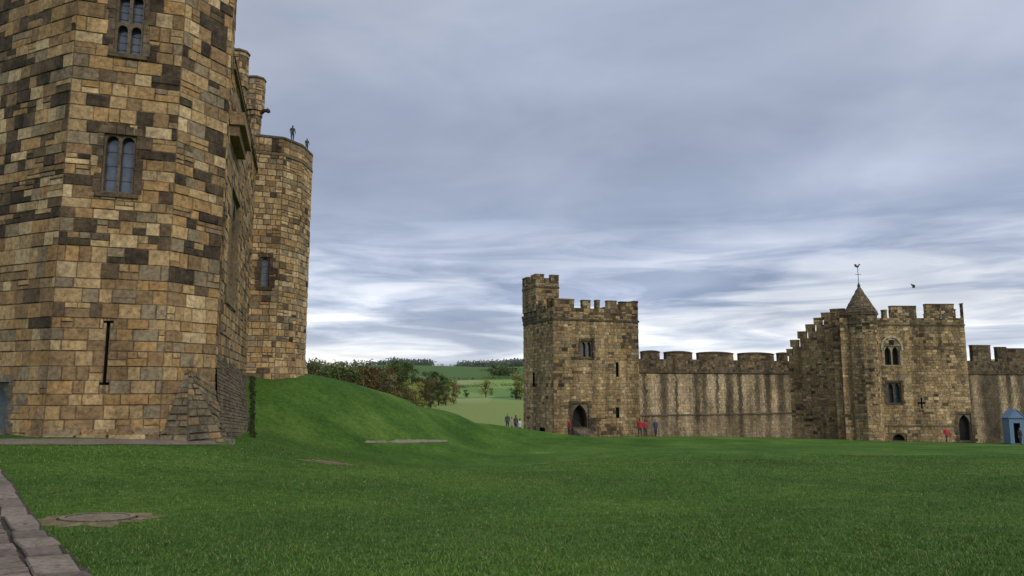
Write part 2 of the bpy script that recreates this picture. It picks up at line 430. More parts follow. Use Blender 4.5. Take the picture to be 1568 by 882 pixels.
# second tower
L0=XY(375,572,39.0);L1=XY(420,575,39.5);L2=XY(450,577,40.8);L3=XY(466,578,42.6)
L4=L3+Vector((-1.0,2.3)); L5=L4+Vector((-3,.6)); L6=L0+Vector((-1.2,2.0))
t2=[L0,L1,L2,L3,L4,L5,L6]
z2t=hit(L0,L1,412,211)[1]; z2b=hit(L0,L1,412,548)[1]
w2=rect(L0,L1,399,412,394,440)
mb=MB()
prism(mb,t2,z2b,z2t,pal_keep2,{0:[w2]},ch=(.26,.38),bw=(.25,.6),relief=.04,gap=.012)
window(mb,L0,L1,w2,1,1,.3,.05,'round',.1,.06,1,(.10,.08,.06),.2,(.05,.04,.032))
c2=sum(t2,Vector((0,0)))/len(t2)
out=[c2+(p-c2)*1.13 for p in t2]
for i in range(len(t2)):
    j=(i+1)%len(t2)
    mp_,L_,H_=bilin(v3(out[i],z2b-1.2),v3(out[j],z2b-1.2),v3(t2[j]+(t2[j]-c2)*.02,z2b+.02),v3(t2[i]+(t2[i]-c2)*.02,z2b+.02))
    masonry(mb,mp_,L_,0,H_,pal_keep2,ch=(.28,.4),bw=(.3,.7))
    A,B=out[i],out[j]; mp_,L_=planar(A,B); masonry(mb,mp_,L_,z2b-3.6,z2b-1.2,pal_keep2)
for i in range(4):
    A,B=t2[i],t2[i+1]; L=(B-A).length
    box(mb,A,B,0,L,0,.07,z2t-.95,z2t-.82,(.16,.13,.09),0,taper=.02)
    box(mb,A,B,0,L,-.4,.06,z2t+.002,z2t+.14,(.09,.08,.065),0,taper=.03)
mb.build('drum_tower_walls',[M_keep,M_glass,M_iron],keep)
mb=MB()
a=P(336,672,24.6);b=P(384,674,29.0);c=P(376,574,38.6);d=P(331,532,25.9)
a.z-=.3;b.z-=.3
mp_,L_,H_=bilin(a,b,c,d)
masonry(mb,mp_,L_,0,H_,pal_grey,ch=(.2,.32),bw=(.3,.6),relief=.03,gap=.012,mortar=(.06,.055,.045))
mp_,L_,H_=bilin(b,P(388,640,40),P(380,574,40),c)
masonry(mb,mp_,L_,0,H_,pal_grey,ch=(.2,.32),bw=(.3,.6),relief=.03)
mb.build('battered_plinth',[M_keep],keep)

# ================================================================ people
def person(name,loc,head,jacket,trous,hair=(.05,.03,.02),hgt=1.72,stride=.12,mats=None,armf=.0,coat=False):
    me=bpy.data.meshes.new(name+'_sk'); V=[];E=[];Rr=[];roots=[]
    def v(x,y,z,rx,ry=None): V.append((x,y,z)); Rr.append((rx,ry or rx)); return len(V)-1
    def e(a,b): E.append((a,b)); return b
    pel=v(0,0,.95,.145,.11); roots.append(pel)
    sp=e(pel,v(0,.0,1.12,.135,.10)); ch=e(sp,v(0,.0,1.34,.165,.115)); nk=e(ch,v(0,.005,1.48,.06,.06)); h0=e(nk,v(0,-.01,1.56,.07,.075)); h1=e(h0,v(0,-.01,1.65,.08,.098)); h2=e(h1,v(0,.0,1.73,.055,.065))
    for sd in(-1,1):
        sh=e(ch,v(sd*.18,0,1.40,.07)); el=e(sh,v(sd*.235,.03-armf*.05,1.12,.052)); wr=e(el,v(sd*.245,-.05-armf*.2,.88+armf*.12,.034)); pm=e(wr,v(sd*.245,-.07-armf*.25,.80+armf*.12,.022,.04))
        hp=e(pel,v(sd*.095,0,.86,.095)); kn=e(hp,v(sd*.10,-.03+sd*stride*.4,.48,.066)); an=e(kn,v(sd*.10,.02+sd*stride,.09,.045)); e(an,v(sd*.11,-.15+sd*stride,.04,.038,.045))
        px,py,pz=V[pm]
        for k,ln in enumerate((.075,.085,.08,.065)):
            oy=(k-1.5)*.021
            r=v(px,py+oy,pz-.01,.009); roots.append(r); m_=e(r,v(px,py+oy-.004,pz-.01-ln*.55,.0085)); e(m_,v(px-sd*.012,py+oy-.006,pz-.01-ln,.007))
        r=v(px,py-.03,pz+.025,.010); roots.append(r); m_=e(r,v(px-sd*.01,py-.058,pz-.0,.009)); e(m_,v(px-sd*.015,py-.068,pz-.03,.008))
    me.from_pydata(V,E,[]); ob=bpy.data.objects.new(name+'_sk',me); col.objects.link(ob)
    sk=ob.modifiers.new('s','SKIN'); sk.use_smooth_shade=True
    ss=ob.modifiers.new('u','SUBSURF'); ss.levels=1; ss.render_levels=1
    sv=me.skin_vertices[0].data
    for i,r in enumerate(Rr): sv[i].radius=r; sv[i].use_root=(i in roots)
    dg=bpy.context.evaluated_depsgraph_get(); m2=bpy.data.meshes.new_from_object(ob.evaluated_get(dg)); m2.name=name
    bpy.data.objects.remove(ob)
    if mats is None:
        jm=flat(name+'_jacket',jacket,.8,0,.2,20); tm_=flat(name+'_trousers',trous,.85,0,.15,20); hm=flat(name+'_hair',hair,.7); sm=flat(name+'_shoes',(.03,.025,.02),.6)
        ms=[jm,tm_,M_skin,hm,sm]
    else: ms=mats
    m2.materials.clear()
    for m_ in ms: m2.materials.append(m_)
    if len(ms)>1:
        low=.62 if coat else .86
        for p in m2.polygons:
            x,y,z=p.center
            if z>1.505: i=3 if (y>.0 or z>1.69) else 2
            elif z>.86 or (coat and z>low and abs(x)<.22): i=0
            elif abs(x)>.20 and z>.6: i=2
            elif z<.085: i=4
            else: i=1
            p.material_index=i
    bm=bmesh.new(); bm.from_mesh(m2)
    def blob(c,r,mi,sc=(1,1,1)):
        g_=bmesh.ops.create_icosphere(bm,subdivisions=1,radius=r,matrix=Matrix.Translation(c)@Matrix.Diagonal((*sc,1)))
        for f in {f for vv in g_['verts'] for f in vv.link_faces}: f.material_index=mi; f.smooth=True
    k3=min(3,len(ms)-1);k2=min(2,len(ms)-1)
    for sd in(-1,1):
        blob((sd*.03,-.095,1.655),.012,k3); blob((sd*.083,.0,1.635),.02,k2,(.5,1,1.4))
    blob((0,-.11,1.63),.016,k2,(.8,1,1.6)); blob((0,-.10,1.588),.012,k3 if len(ms)>1 else 0,(2,.6,.5))
    if len(ms)>1: blob((0,.02,1.685),.088,3,(1,1.08,.95))
    bm.to_mesh(m2); bm.free()
    o=link(bpy.data.objects.new(name,m2)); o.location=loc; s=hgt/1.75; o.scale=(s,s,s); o.rotation_euler=(0,0,head)
    return o
def pers_at(name,u,y,**k):
    p=P(u,y,k.pop('d')) ; z=h(p.x,p.y); return person(name,Vector((p.x,p.y,z)),**k)
stm=[flat('statue_stone',(.05,.045,.04),.9)]
for (u,y,d,hg) in ((450,219,41.1,1.05),(472,236,42.8,.85)):
    q=P(u,y,d)
    st=person('stone_statue',Vector((q.x-.1,q.y,z2t+.35)),.5,None,None,hgt=hg,mats=stm,armf=.6)
    mb=MB(); box(mb,(q.x-.3,q.y),(q.x+.1,q.y),0,.4,-.2,.2,z2t+.02,z2t+.37,(.08,.07,.055),0,taper=.04)
    mb.build('statue_pedestal',[M_keep],keep)

# ================================================================ centre tower
ct=empty('castle_gate_tower')
F0=XY(848,668,75);F1=XY(981,668,78.5)
fd=(F1-F0).normalized(); fn=Vector((-fd.y,fd.x))
Bk=F0+fn*8.15; B2=F1+fn*8.15
plan=[Bk,F0,F1,B2]
zt=hit(F0,F1,900,472)[1]; zs=hit(F0,F1,900,490)[1]
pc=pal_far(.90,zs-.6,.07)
wA=rect(F0,F1,889,907,522,548); dA=rect(F0,F1,875,901,618,656)
s1_=rect(F0,F1,943,947,555,577); s2_=rect(F0,F1,943,948,624,640)
dl=rect(Bk,F0,827,835,655,668); sL=rect(Bk,F0,816,819,570,592)
mb=MB()
kw=dict(ch=(.26,.40),bw=(.30,.75),relief=.035,gap=.010,mortar=(.24,.18,.11))
prism(mb,plan,-7.5,zt,pc,{1:[wA,dA,s1_,s2_],0:[dl,sL]},**kw)
window(mb,F0,F1,wA,2,1,.4,.1,'point',.12,.12,1,(.12,.10,.07),.22,(.08,.065,.045))
window(mb,F0,F1,dA,1,1,.9,.08,'point',.1,.12,4,(.16,.125,.08),.3,(.11,.085,.055))
for o,(A,B) in ((s1_,(F0,F1)),(s2_,(F0,F1)),(dl,(Bk,F0)),(sL,(Bk,F0))):
    mpp,_=planar(A,B); mb.poly([mpp(o[0]-.1,o[2]-.1,-.3),mpp(o[1]+.1,o[2]-.1,-.3),mpp(o[1]+.1,o[3]+.1,-.3),mpp(o[0]-.1,o[3]+.1,-.3)],(.01,.01,.01),4)
Lf=(F1-F0).length; Ls=(F0-Bk).length
box(mb,F0,F1,-.1,Lf+.1,0,.12,zs-.1,zs+.1,(.08,.065,.05),0,taper=.03)
box(mb,Bk,F0,0,Ls-.0,0,.12,zs-.1,zs+.1,(.08,.065,.05),0,taper=.03)
for (u0,u1,yt) in ((849,879,457),(892,904,459),(913,918.5,459),(930,944,460),(950,981,462)):
    a=hit(F0,F1,u0,465)[0]; b=hit(F0,F1,u1,465)[0]; z_=hit(F0,F1,(u0+u1)/2,yt)[1]
    merlon(mb,F0,F1,max(0,a),min(Lf,b),zt,z_,pc,**kw)
for a,b in ((.0,1.5),(2.3,3.6),(4.4,5.8),(6.6,7.6)): merlon(mb,Bk,F0,a,b,zt,zt+1.0,pc,**kw); merlon(mb,F1,B2,a,b,zt,zt+1.0,pc,**kw)
tt=[Bk-fd*.12,Bk-fd*.12-fn*3.9,Bk+fd*2.6-fn*3.9,Bk+fd*2.6]
ztt=P(825,433,79).z; ztm=P(825,419,79).z
prism(mb,tt,zt,ztt,pal_far(.85,None),{},**kw)
for i in range(4):
    A,B=tt[i],tt[(i+1)%4]; L=(B-A).length
    merlon(mb,A,B,0 if i in(0,2) else .52,L*.36,ztt,ztm,pc,**kw); merlon(mb,A,B,L*.66,L-(0 if i in (0,2) else .52),ztt,ztm,pc,**kw)
    box(mb,A,B,-.0,L,0,.1,ztt-.5,ztt-.3,(.10,.085,.06),0,taper=.03)
for k in range(3):
    box(mb,Bk,F0,-.05,3.9,0,.05+.08*k,zt-1.2+.3*k,zt-.9+.3*k-.01,(.15,.12,.085),0)
mb.build('tower_walls',[M_far,M_glass,M_iron,M_door,M_dark],ct)
mb=MB(); sc=(dA[0]+dA[1])/2; gz=h(*(F0+fd*sc-fn*1.5)); top=dA[2]; ns=8
for i in range(ns):
    z1=gz+(top-gz)*(ns-i)/ns
    box(mb,F0,F1,sc-.9,sc+.9,.0+.3*i if i else .06,.3*(i+1),gz-.6,z1,(.26,.22,.16),0,taper=.01)
mb.build('entrance_steps',[M_far],ct)
mb=MB(); mpp,_=planar(F0,F1)
def rod(mb,a,b,r,c=(.02,.02,.02),m=0,seg=6):
    d=(b-a).normalized(); x=d.orthogonal().normalized(); y=d.cross(x)
    A=[a+(x*math.cos(k*2*math.pi/seg)+y*math.sin(k*2*math.pi/seg))*r for k in range(seg)]
    B=[q+(b-a) for q in A]
    for k in range(seg): mb.poly([A[k],A[(k+1)%seg],B[(k+1)%seg],B[k]],c,m)
    mb.poly(A[::-1],c,m); mb.poly(B,c,m)
for sd in(-.85,.85):
    rod(mb,mpp(sc+sd,top+1.0,.1),mpp(sc+sd,gz+1.0,.3*ns),.04)
    for i in range(ns+1):
        t=i/ns; zz=top*(1-t)+gz*t; rod(mb,mpp(sc+sd,zz-.1,.1+(.3*ns-.1)*t),mpp(sc+sd,zz+1.0,.1+(.3*ns-.1)*t),.025)
mb.build('handrails',[M_iron],ct)

# ================================================================ curtain wall
cw=empty('curtain_wall')
W0=XY(976,668,83);W1=XY(1214,671,91)
Lw=(W1-W0).length; wd=(W1-W0).normalized(); wn=Vector((-wd.y,wd.x))
zc=hit(W0,W1,1090,551)[1]; zled=hit(W0,W1,1090,570)[1]; zlo=hit(W0,W1,1090,634)[1]
stains=[(hit(W0,W1,u,600)[0],w) for u,w in ((987,.3),(1016,.50),(1036,.15),(1067,.40),(1079,.36),(1098,.2),(1117,.55),(1133,.32),(1160,.36),(1176,.42),(1196,.55))]
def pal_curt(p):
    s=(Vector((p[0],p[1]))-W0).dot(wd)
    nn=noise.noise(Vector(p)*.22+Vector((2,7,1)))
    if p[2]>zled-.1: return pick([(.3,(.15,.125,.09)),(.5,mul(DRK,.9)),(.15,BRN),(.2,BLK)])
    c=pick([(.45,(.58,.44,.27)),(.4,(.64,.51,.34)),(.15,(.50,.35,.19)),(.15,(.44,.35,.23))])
    c=mul(c,.95+.6*nn)
    for ss,w in stains:
        ss2=ss+.04*math.sin(p[2]*1.7+ss)
        k=math.exp(-((s-ss2)/(w*1.15))**4)*min(1,max(.35,(p[2]-zlo+1.8)/3+.3))*R.uniform(.85,1); c=lerp(c,(.055,.048,.04),.94*k)
    if p[2]<zlo: c=mul(c,.78)
    return c
kc=dict(ch=(.26,.36),bw=(.22,.42),relief=.012,gap=.005,mortar=(.26,.20,.13))
mb=MB()
pl=[W0,W1,W1+wn*2,W0+wn*2]
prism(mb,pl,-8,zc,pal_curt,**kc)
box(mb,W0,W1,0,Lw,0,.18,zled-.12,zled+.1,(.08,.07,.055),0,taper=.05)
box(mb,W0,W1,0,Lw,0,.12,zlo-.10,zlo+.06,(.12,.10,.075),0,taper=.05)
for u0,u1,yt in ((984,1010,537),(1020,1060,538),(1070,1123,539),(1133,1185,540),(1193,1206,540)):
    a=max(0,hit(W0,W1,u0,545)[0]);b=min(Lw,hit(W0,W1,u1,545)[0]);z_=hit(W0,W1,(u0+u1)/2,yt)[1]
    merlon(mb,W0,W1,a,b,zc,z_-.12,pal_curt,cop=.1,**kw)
    mpp,_=planar(W0,W1); K=8; pr=None
    for k in range(K+1):
        t=k/K; s=a-.1+(b-a+.2)*t; zz=z_-.13+.18*math.sin(math.pi*t)**.6
        cur=(mpp(s,z_-.13,.1),mpp(s,zz,.1),mpp(s,zz,-.6))
        if pr: mb.poly([pr[0],cur[0],cur[1],pr[1]],(.05,.045,.04)); mb.poly([pr[1],cur[1],cur[2],pr[2]],(.06,.055,.045))
        pr=cur
mb.build('wall_walk_section',[M_far],cw)
R0=XY(1290,674,87.5)
mb=MB(); S0,S1=W1,R0+Vector((1.5,0)); Lq=(S1-S0).length; sd_=(S1-S0).normalized(); sn=Vector((-sd_.y,sd_.x))
us=[1203,1215,1227,1240,1253,1265,1279,1300]; ys=[536,522,509,498,488,480,474]
ps=pal_far(.70,None,.06)
for i in range(7):
    a=max(0,hit(S0,S1,us[i],560)[0]); b=min(Lq,hit(S0,S1,us[i+1],560)[0])
    if i==6: b=Lq
    um=(us[i]+us[i+1])/2
    z_=hit(S0,S1,um,ys[i]+9)[1]; zm_=hit(S0,S1,um,ys[i]-2)[1]
    A=S0+sd_*a;B=S0+sd_*b
    prism(mb,[A,B,B+sn*1.8,A+sn*1.8],-8,z_,ps,**kw)
    merlon(mb,S0,S1,a-.25,a+(b-a)*.80,z_,zm_,ps,thick=.6,**kw)
mb.build('stepped_parapet_section',[M_far],cw)
mb=MB(); Q0=XY(1486,678,88.5);Q1=XY(1640,681,90)
zq=hit(Q0,Q1,1520,553)[1]; zq2=hit(Q0,Q1,1520,572)[1]
def pal_q(p):
    s=(Vector((p[0],p[1]))-Q0).length
    if p[2]>zq2: return pick([(.5,DRK),(.25,BLK),(.3,(.17,.14,.10))])
    c=pick([(.35,(.54,.41,.25)),(.3,(.46,.37,.25)),(.3,(.42,.30,.17))])
    k=.35+.65*math.sin(s*2.6+math.sin(s*1.1)*2)+.3*noise.noise(Vector(p)); return lerp(c,(.06,.055,.045),max(0,min(.9,k)))
prism(mb,[Q0,Q1,Q1+Vector((0,2)),Q0+Vector((0,2))],-9,zq,pal_q,**kc)
for u0,u1,yt in ((1489,1517,528),(1527,1541,531),(1541,1575,533),(1588,1625,535)):
    merlon(mb,Q0,Q1,hit(Q0,Q1,u0,540)[0],hit(Q0,Q1,u1,540)[0],zq,hit(Q0,Q1,u0,yt)[1],pal_q,**kw)
box(mb,Q0,Q1,0,(Q1-Q0).length,0,.15,zq2-.1,zq2+.1,(.07,.06,.05),0,taper=.03)
mb.build('east_section',[M_far],cw)

# ================================================================ right tower
rt=empty('castle_stair_tower')
T0=XY(1296,675,86);T1=XY(1491,678,86)
T0b=T0+Vector((5.5,8)); T1b=T1+Vector((0,8))
zr=hit(T0,T1,1410,487)[1]
Lr=(T1-T0).length
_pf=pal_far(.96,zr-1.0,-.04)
rst=[(hit(T0,T1,u,540)[0],w,zz_) for u,w,zz_ in ((1352,.25,-2),(1403,.35,2.0),(1418,.3,1.0),(1441,.25,3.0),(1466,.4,1.0),(1384,.2,3.5),(1484,.3,-1))]
def pr_(p):
    c=_pf(p); s=(Vector((p[0],p[1]))-T0).length
    for ss,w,zl in rst:
        k=math.exp(-((s-ss)/w)**2)*min(1,max(0,(p[2]-zl)/2.0))*R.uniform(.5,1); c=lerp(c,(.06,.05,.04),.8*k)
    return c
mb=MB()
wB=rect(T0,T1,1354,1378,530,560);wC=rect(T0,T1,1359,1380,586,618);dB=rect(T0,T1,1468,1488,634,676);aB=rect(T0,T1,1365,1388,664,676)
cr=rect(T0,T1,1409.8,1412.2,609,626);cr2=rect(T0,T1,1405,1417,616,618.5)
prism(mb,[T0,T1,T1b,T0b],-9,zr,pr_,{0:[wB,wC,dB,aB,cr,cr2]},**kw)
window(mb,T0,T1,wB,2,1,.5,.1,'point',.16,.1,4,(.46,.39,.27),.25,(.44,.36,.23))
window(mb,T0,T1,wC,2,1,.5,.1,'point',.16,.1,1,(.12,.10,.08),.25,(.08,.065,.05))
window(mb,T0,T1,dB,1,1,.5,.1,'point',.16,.1,4,(.20,.165,.11),.35,(.15,.12,.08))
window(mb,T0,T1,aB,1,1,.5,.05,'round',.1,.1,4,(.2,.16,.10),.0)
mpp,_=planar(T0,T1)
mb.poly([mpp(cr2[0],cr[2],-.3),mpp(cr2[1],cr[2],-.3),mpp(cr2[1],cr[3],-.3),mpp(cr2[0],cr[3],-.3)],(.01,.01,.01),4)
cxw=(wB[0]+wB[1])/2
hood(mb,T0,T1,cxw,wB[3]-.5,1.1,.2,(.56,.48,.34),1.35)
for k in range(4):
    a=k*math.pi/2+math.pi/4; cx_=cxw+.2*math.cos(a); cz_=wB[3]+.42+.2*math.sin(a)
    mb.poly([mpp(cx_+.17*math.cos(t*math.pi/5),cz_+.17*math.sin(t*math.pi/5),.062+.001*k) for t in range(10)],(.01,.01,.01),4)
for q_ in ((cr[0]-.22,cr[0]-.01,cr[2]-.1,cr[3]+.1),(cr[1]+.01,cr[1]+.22,cr[2]-.1,cr[3]+.1)):
    for z0,z1 in ((q_[2],cr2[2]-.02),(cr2[3]+.02,q_[3])): box(mb,T0,T1,q_[0],q_[1],0,.05,z0,z1,(.42,.34,.22),0,taper=.01)
for u0,u1,yt,sl_ in ((1352,1358,474,0),(1364,1403,468,1),(1418,1461,465,1),(1474,1491,464,0)):
    a=hit(T0,T1,u0,478)[0];b=min(Lr,hit(T0,T1,u1,478)[0]);z_=hit(T0,T1,(u0+u1)/2,yt)[1]
    merlon(mb,T0,T1,a,b,zr,z_,_pf,**kw)
    if sl_:
        c_=(a+b)/2; zm=(zr+z_)/2-.35
        box(mb,T0,T1,c_-.09,c_+.09,0,.09,zm-.6,zm+.6,(.5,.46,.38),0,taper=.01); box(mb,T0,T1,c_-.36,c_+.36,0,.085,zm-.02,zm+.16,(.5,.46,.38),0,taper=.01)
        box(mb,T0,T1,c_-.03,c_+.03,0,.1,zm-.5,zm+.5,(.01,.01,.01),4)
for A,B in ((T1,T1b),(T0b,T0)):
    for a in (1.5,4,6.2): merlon(mb,A,B,a,a+1.3,zr,zr+1.2,_pf,**kw)
box(mb,T0,T1,2.0,Lr+.05,0,.12,zr-.9,zr-.72,(.10,.085,.06),0,taper=.03)
zb_=hit(T0,T1,1410,652)[1]
box(mb,T0,T1,0,dB[0]-.4,0,.1,zb_-.1,zb_+.08,(.14,.115,.08),0,taper=.03)
mb.build('tower_walls',[M_far,M_glass,M_iron,M_door,M_dark],rt)
mb=MB(); tcn=P(1325,600,86.2); rtur=1.72
zrt=P(1325,478,85).z; zap=P(1323,437,86.2).z; zap_w=P(1323,405,86.2).z
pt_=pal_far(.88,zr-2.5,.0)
prism(mb,ngon(tcn,rtur),-9,zrt,pt_,**kw)
prism(mb,ngon(tcn,rtur+.14),zrt-.3,zrt-.05,pal_grey,**kw)
zled2=P(1325,492,85).z
prism(mb,ngon(tcn,rtur+.1),zled2-.3,zled2-.1,pal_grey,**kw)
base=ngon(tcn,rtur+.1)
def pal_roof(p): return pick([(.5,(.16,.13,.09)),(.4,(.11,.09,.065)),(.3,(.21,.165,.11))])
for i in range(8):
    a=Vector((*base[i],zrt));b=Vector((*base[(i+1)%8],zrt)); apx=Vector((tcn.x,tcn.y,zap))
    c=b.lerp(apx,.985); d=a.lerp(apx,.985)
    mp_,L_,H_=bilin(a,b,c,d); masonry(mb,mp_,L_,0,H_,pal_roof,ch=(.3,.4),bw=(.3,.6),relief=.06)
mb.build('stair_turret',[M_far],rt)
mb=MB(); V0=XY(1284,674,87.0);V1=XY(1304,674,86.6)
zv=P(1290,490,87).z
prism(mb,[V0,V1,V1+Vector((1.6,3)),V0+Vector((1.6,3))],-9,zv,pal_far(.85),**kw)
Lv=(V1-V0).length
merlon(mb,V0,V1,.0,.55,zv,P(1290,478,87).z,pt_,**kw); merlon(mb,V0,V1,.95,Lv,zv,P(1290,482,87).z,pt_,**kw)
box(mb,V0,V1,-.1,Lv,0,.12,P(1290,532,87).z-.1,P(1290,532,87).z+.1,(.12,.10,.07),0)
mb.build('shoulder',[M_far],rt)
mb=MB(); ap3=Vector((tcn.x,tcn.y,zap-.1)); rod(mb,ap3,Vector((tcn.x,tcn.y,zap_w-.2)),.035)
rod(mb,Vector((tcn.x-.35,tcn.y,zap+1.3)),Vector((tcn.x+.35,tcn.y,zap+1.3)),.025)
z_=zap_w-.25; cock=[(-.35,.0),(-.1,-.12),(.1,-.1),(.18,.1),(.34,.22),(.26,.3),(.16,.34),(.1,.16),(-.05,.1),(-.2,.3),(-.38,.28)]
mb.poly([(tcn.x+a,tcn.y-.02,z_+b) for a,b in cock]); mb.poly([(tcn.x+a,tcn.y+.02,z_+b) for a,b in cock][::-1])
mb.build('weathervane',[M_iron],rt)
lathe=MB(); lathe_blob(lathe,(tcn.x,tcn.y,zap-.15),[(0,0,0,.16,.16),(0,0,.12,.2,.2),(0,0,.25,.1,.1),(0,0,.35,.12,.12),(0,0,.45,.03,.03)],(.08,.07,.05)); lathe.build('finial',[M_far],rt)

# ================================================================ sentry box
sb=empty('sentry_box'); p0=XY(1548,680,82);p1=XY(1571,680,82); gz=h(p0.x+1,p0.y); zb1=P(1556,640,82).z; zb2=P(1556,627,82).z
mb=MB(); L=(p1-p0).length; D=1.15
box(mb,p0,p1,-.08,L+.08,-D-.08,.08,gz-.3,gz+.12,(.2,.2,.2),1)
n_=7
for i in range(n_):
    a=L*i/n_
    if 2<=i<5: box(mb,p0,p1,a+.01,a+L/n_-.01,-.06,0,zb1-.55,zb1,(.1,.1,.1),0)
    else: box(mb,p0,p1,a+.01,a+L/n_-.01,-.06,0,gz+.12,zb1,(.1,.1,.1),0)
box(mb,p0,p1,0,.05,-D,-.06,gz+.12,zb1,(.1,.1,.1),0);box(mb,p0,p1,L-.05,L,-D,-.06,gz+.12,zb1,(.1,.1,.1),0);box(mb,p0,p1,.05,L-.05,-D,-D+.05,gz+.12,zb1,(.1,.1,.1),0)
box(mb,p0,p1,.06,L-.06,-D*.6,-D*.55,gz+.12,zb1-.02,(.01,.01,.01),2)
mpp,_=planar(p0,p1); o=.14
cs=[mpp(-o,zb1,o),mpp(L+o,zb1,o),mpp(L+o,zb1,-D-o),mpp(-o,zb1,-D-o)]
rf=mpp(L/2,zb2,o); rb=mpp(L/2,zb2,-D-o)
mb.poly([cs[0],cs[1],rf],(.1,.1,.1),0); mb.poly([cs[2],cs[3],rb],(.1,.1,.1),0); mb.poly([cs[0],rf,rb,cs[3]],(.1,.1,.1),0); mb.poly([cs[1],cs[2],rb,rf],(.1,.1,.1),0)
mb.poly(cs[::-1],(.1,.1,.1),0)
for i,(a_,b_) in enumerate(((cs[0],rf),(rf,cs[1]))): rod(mb,a_+Vector((0,-.02,0)),b_+Vector((0,-.02,0)),.05,m=0)
mb.build('boards',[M_blue,M_lead,M_dark],sb)

# ================================================================ people in ward
red=(.50,.035,.035); navy=(.04,.05,.11)
pers_at('walking_person',980,668,d=74,head=2.6,jacket=red,trous=(.04,.04,.06),stride=.15,hgt=1.78)
pers_at('walking_person',988,668,d=74.5,head=2.9,jacket=(.42,.035,.05),trous=(.05,.05,.05),stride=.1,hgt=1.66)
pers_at('walking_person',1004,669,d=74,head=.4,jacket=navy,trous=(.03,.03,.04),stride=.1,coat=True)
pers_at('walking_person',1450,678,d=82,head=.2,jacket=red,trous=(.05,.05,.07),stride=.2)
pers_at('walking_person',1456,678,d=83,head=-.6,jacket=(.4,.08,.04),trous=(.35,.3,.25),hgt=1.2)
for i,(u,jc,d) in enumerate(((777,(.05,.05,.06),71),(784,(.3,.3,.32),73),(790,(.1,.08,.07),72),(796,(.5,.5,.52),74),(872,(.3,.05,.05),73.5),(1562,(.02,.02,.03),80))):
    pers_at('standing_person',u,668,d=d,head=i*1.3,jacket=jc,trous=(.04,.04,.05),stride=.04,hgt=1.6+.03*i)
lw=MB(); q0=XY(772,655,78);q1=XY(804,663,76)
mp_,L=planar(q0,q1); zz=h(q0.x,q0.y)
prism(lw,[q0,q1,q1+Vector((0,.5)),q0+Vector((0,.5))],zz-2,zz+.8,pal_far(.8),**kw); lw.build('low_stone_wall',[M_far])

# ================================================================ bird
bm_=MB(); bp=P(1399,440,60)
lathe_blob(bm_,bp+Vector((0,0,-.0)),[(0,0,-.05,.05,.03),(0,0,0,.16,.06),(0,0,.05,.06,.03)],(.02,.02,.02),10)
bm_.poly([bp+Vector((-.03,-.05,.02)),bp+Vector((-.15,-.25,.12)),bp+Vector((-.32,-.5,.2)),bp+Vector((-.02,-.3,.12)),bp+Vector((.08,-.05,.02))])
bm_.poly([bp+Vector((-.05,.05,.02)),bp+Vector((.1,.05,.02)),bp+Vector((.22,.3,.22)),bp+Vector((.08,.55,.4)),bp+Vector((-.02,.3,.2))])
bm_.poly([bp+Vector((-.12,0,0)),bp+Vector((-.28,-.06,-.02)),bp+Vector((-.28,.06,.0))])
bm_.poly([bp+Vector((.14,-.03,0)),bp+Vector((.22,0,-.02)),bp+Vector((.14,.03,0))])
bm_.build('flying_bird',[M_iron])

# ================================================================ ground
def geo(a,b,k): return list(a*(b/a)**(np.arange(1,k+1)/k))
xs=np.array([-v for v in geo(48,6000,34)][::-1]+list(np.arange(-48,112.1,1.0))+geo(112,6000,30)[0:])
ys=np.array([-v for v in geo(12,1500,12)][::-1]+list(np.arange(-12,118.1,1.0))+geo(118,6000,60)[0:])
X,Y=np.meshgrid(xs,ys); Z=H(X.ravel(),Y.ravel()).reshape(X.shape)
nx,ny=len(xs),len(ys)
me=bpy.data.meshes.new('ground'); vv=np.stack([X,Y,Z],-1).reshape(-1,3)
idx=np.arange(nx*ny).reshape(ny,nx)
fc=np.stack([idx[:-1,:-1],idx[:-1,1:],idx[1:,1:],idx[1:,:-1]],-1).reshape(-1,4)
me.from_pydata(vv.tolist(),[],fc.tolist()); me.polygons.foreach_set('use_smooth',[True]*len(fc)); me.update()
gr=link(bpy.data.objects.new('ground',me))
m,nt,b=newmat('lawn_and_fields'); L_=nt.links.new
tc=N(nt,'ShaderNodeTexCoord'); sx=N(nt,'ShaderNodeSeparateXYZ'); L_(tc.outputs['Object'],sx.inputs[0])
n1=N(nt,'ShaderNodeTexNoise',ins={'Scale':.20,'Detail':9,'Roughness':.72}); L_(tc.outputs['Object'],n1.inputs['Vector'])
r1=ramp(nt,[(.32,(.030,.078,.012)),(.5,(.060,.130,.019)),(.68,(.118,.19,.036))]); L_(n1.outputs['Fac'],r1.inputs['Fac'])
n2=N(nt,'ShaderNodeTexNoise',ins={'Scale':5,'Detail':10,'Roughness':.82}); L_(tc.outputs['Object'],n2.inputs['Vector'])
r2=ramp(nt,[(.32,.35),(.68,1.7)]); L_(n2.outputs['Fac'],r2.inputs['Fac'])
c=mixc(nt,'MULTIPLY',1,r1.outputs['Color'],r2.outputs['Color'])
vo=N(nt,'ShaderNodeTexVoronoi',ins={'Scale':.0055}); L_(tc.outputs['Object'],vo.inputs['Vector'])
sv=N(nt,'ShaderNodeSeparateColor'); L_(vo.outputs['Color'],sv.inputs[0])
rv=ramp(nt,[(0,(.12,.21,.06)),(.35,(.18,.27,.08)),(.55,(.08,.14,.045)),(.75,(.25,.28,.12)),(.9,(.12,.22,.06))],'CONSTANT'); L_(sv.outputs[0],rv.inputs['Fac'])
mr=N(nt,'ShaderNodeMapRange',ins={'From Min':420,'From Max':520}); L_(sx.outputs['Y'],mr.inputs[0])
mr2=N(nt,'ShaderNodeMapRange',ins={'From Min':105,'From Max':150}); L_(sx.outputs['Y'],mr2.inputs[0])
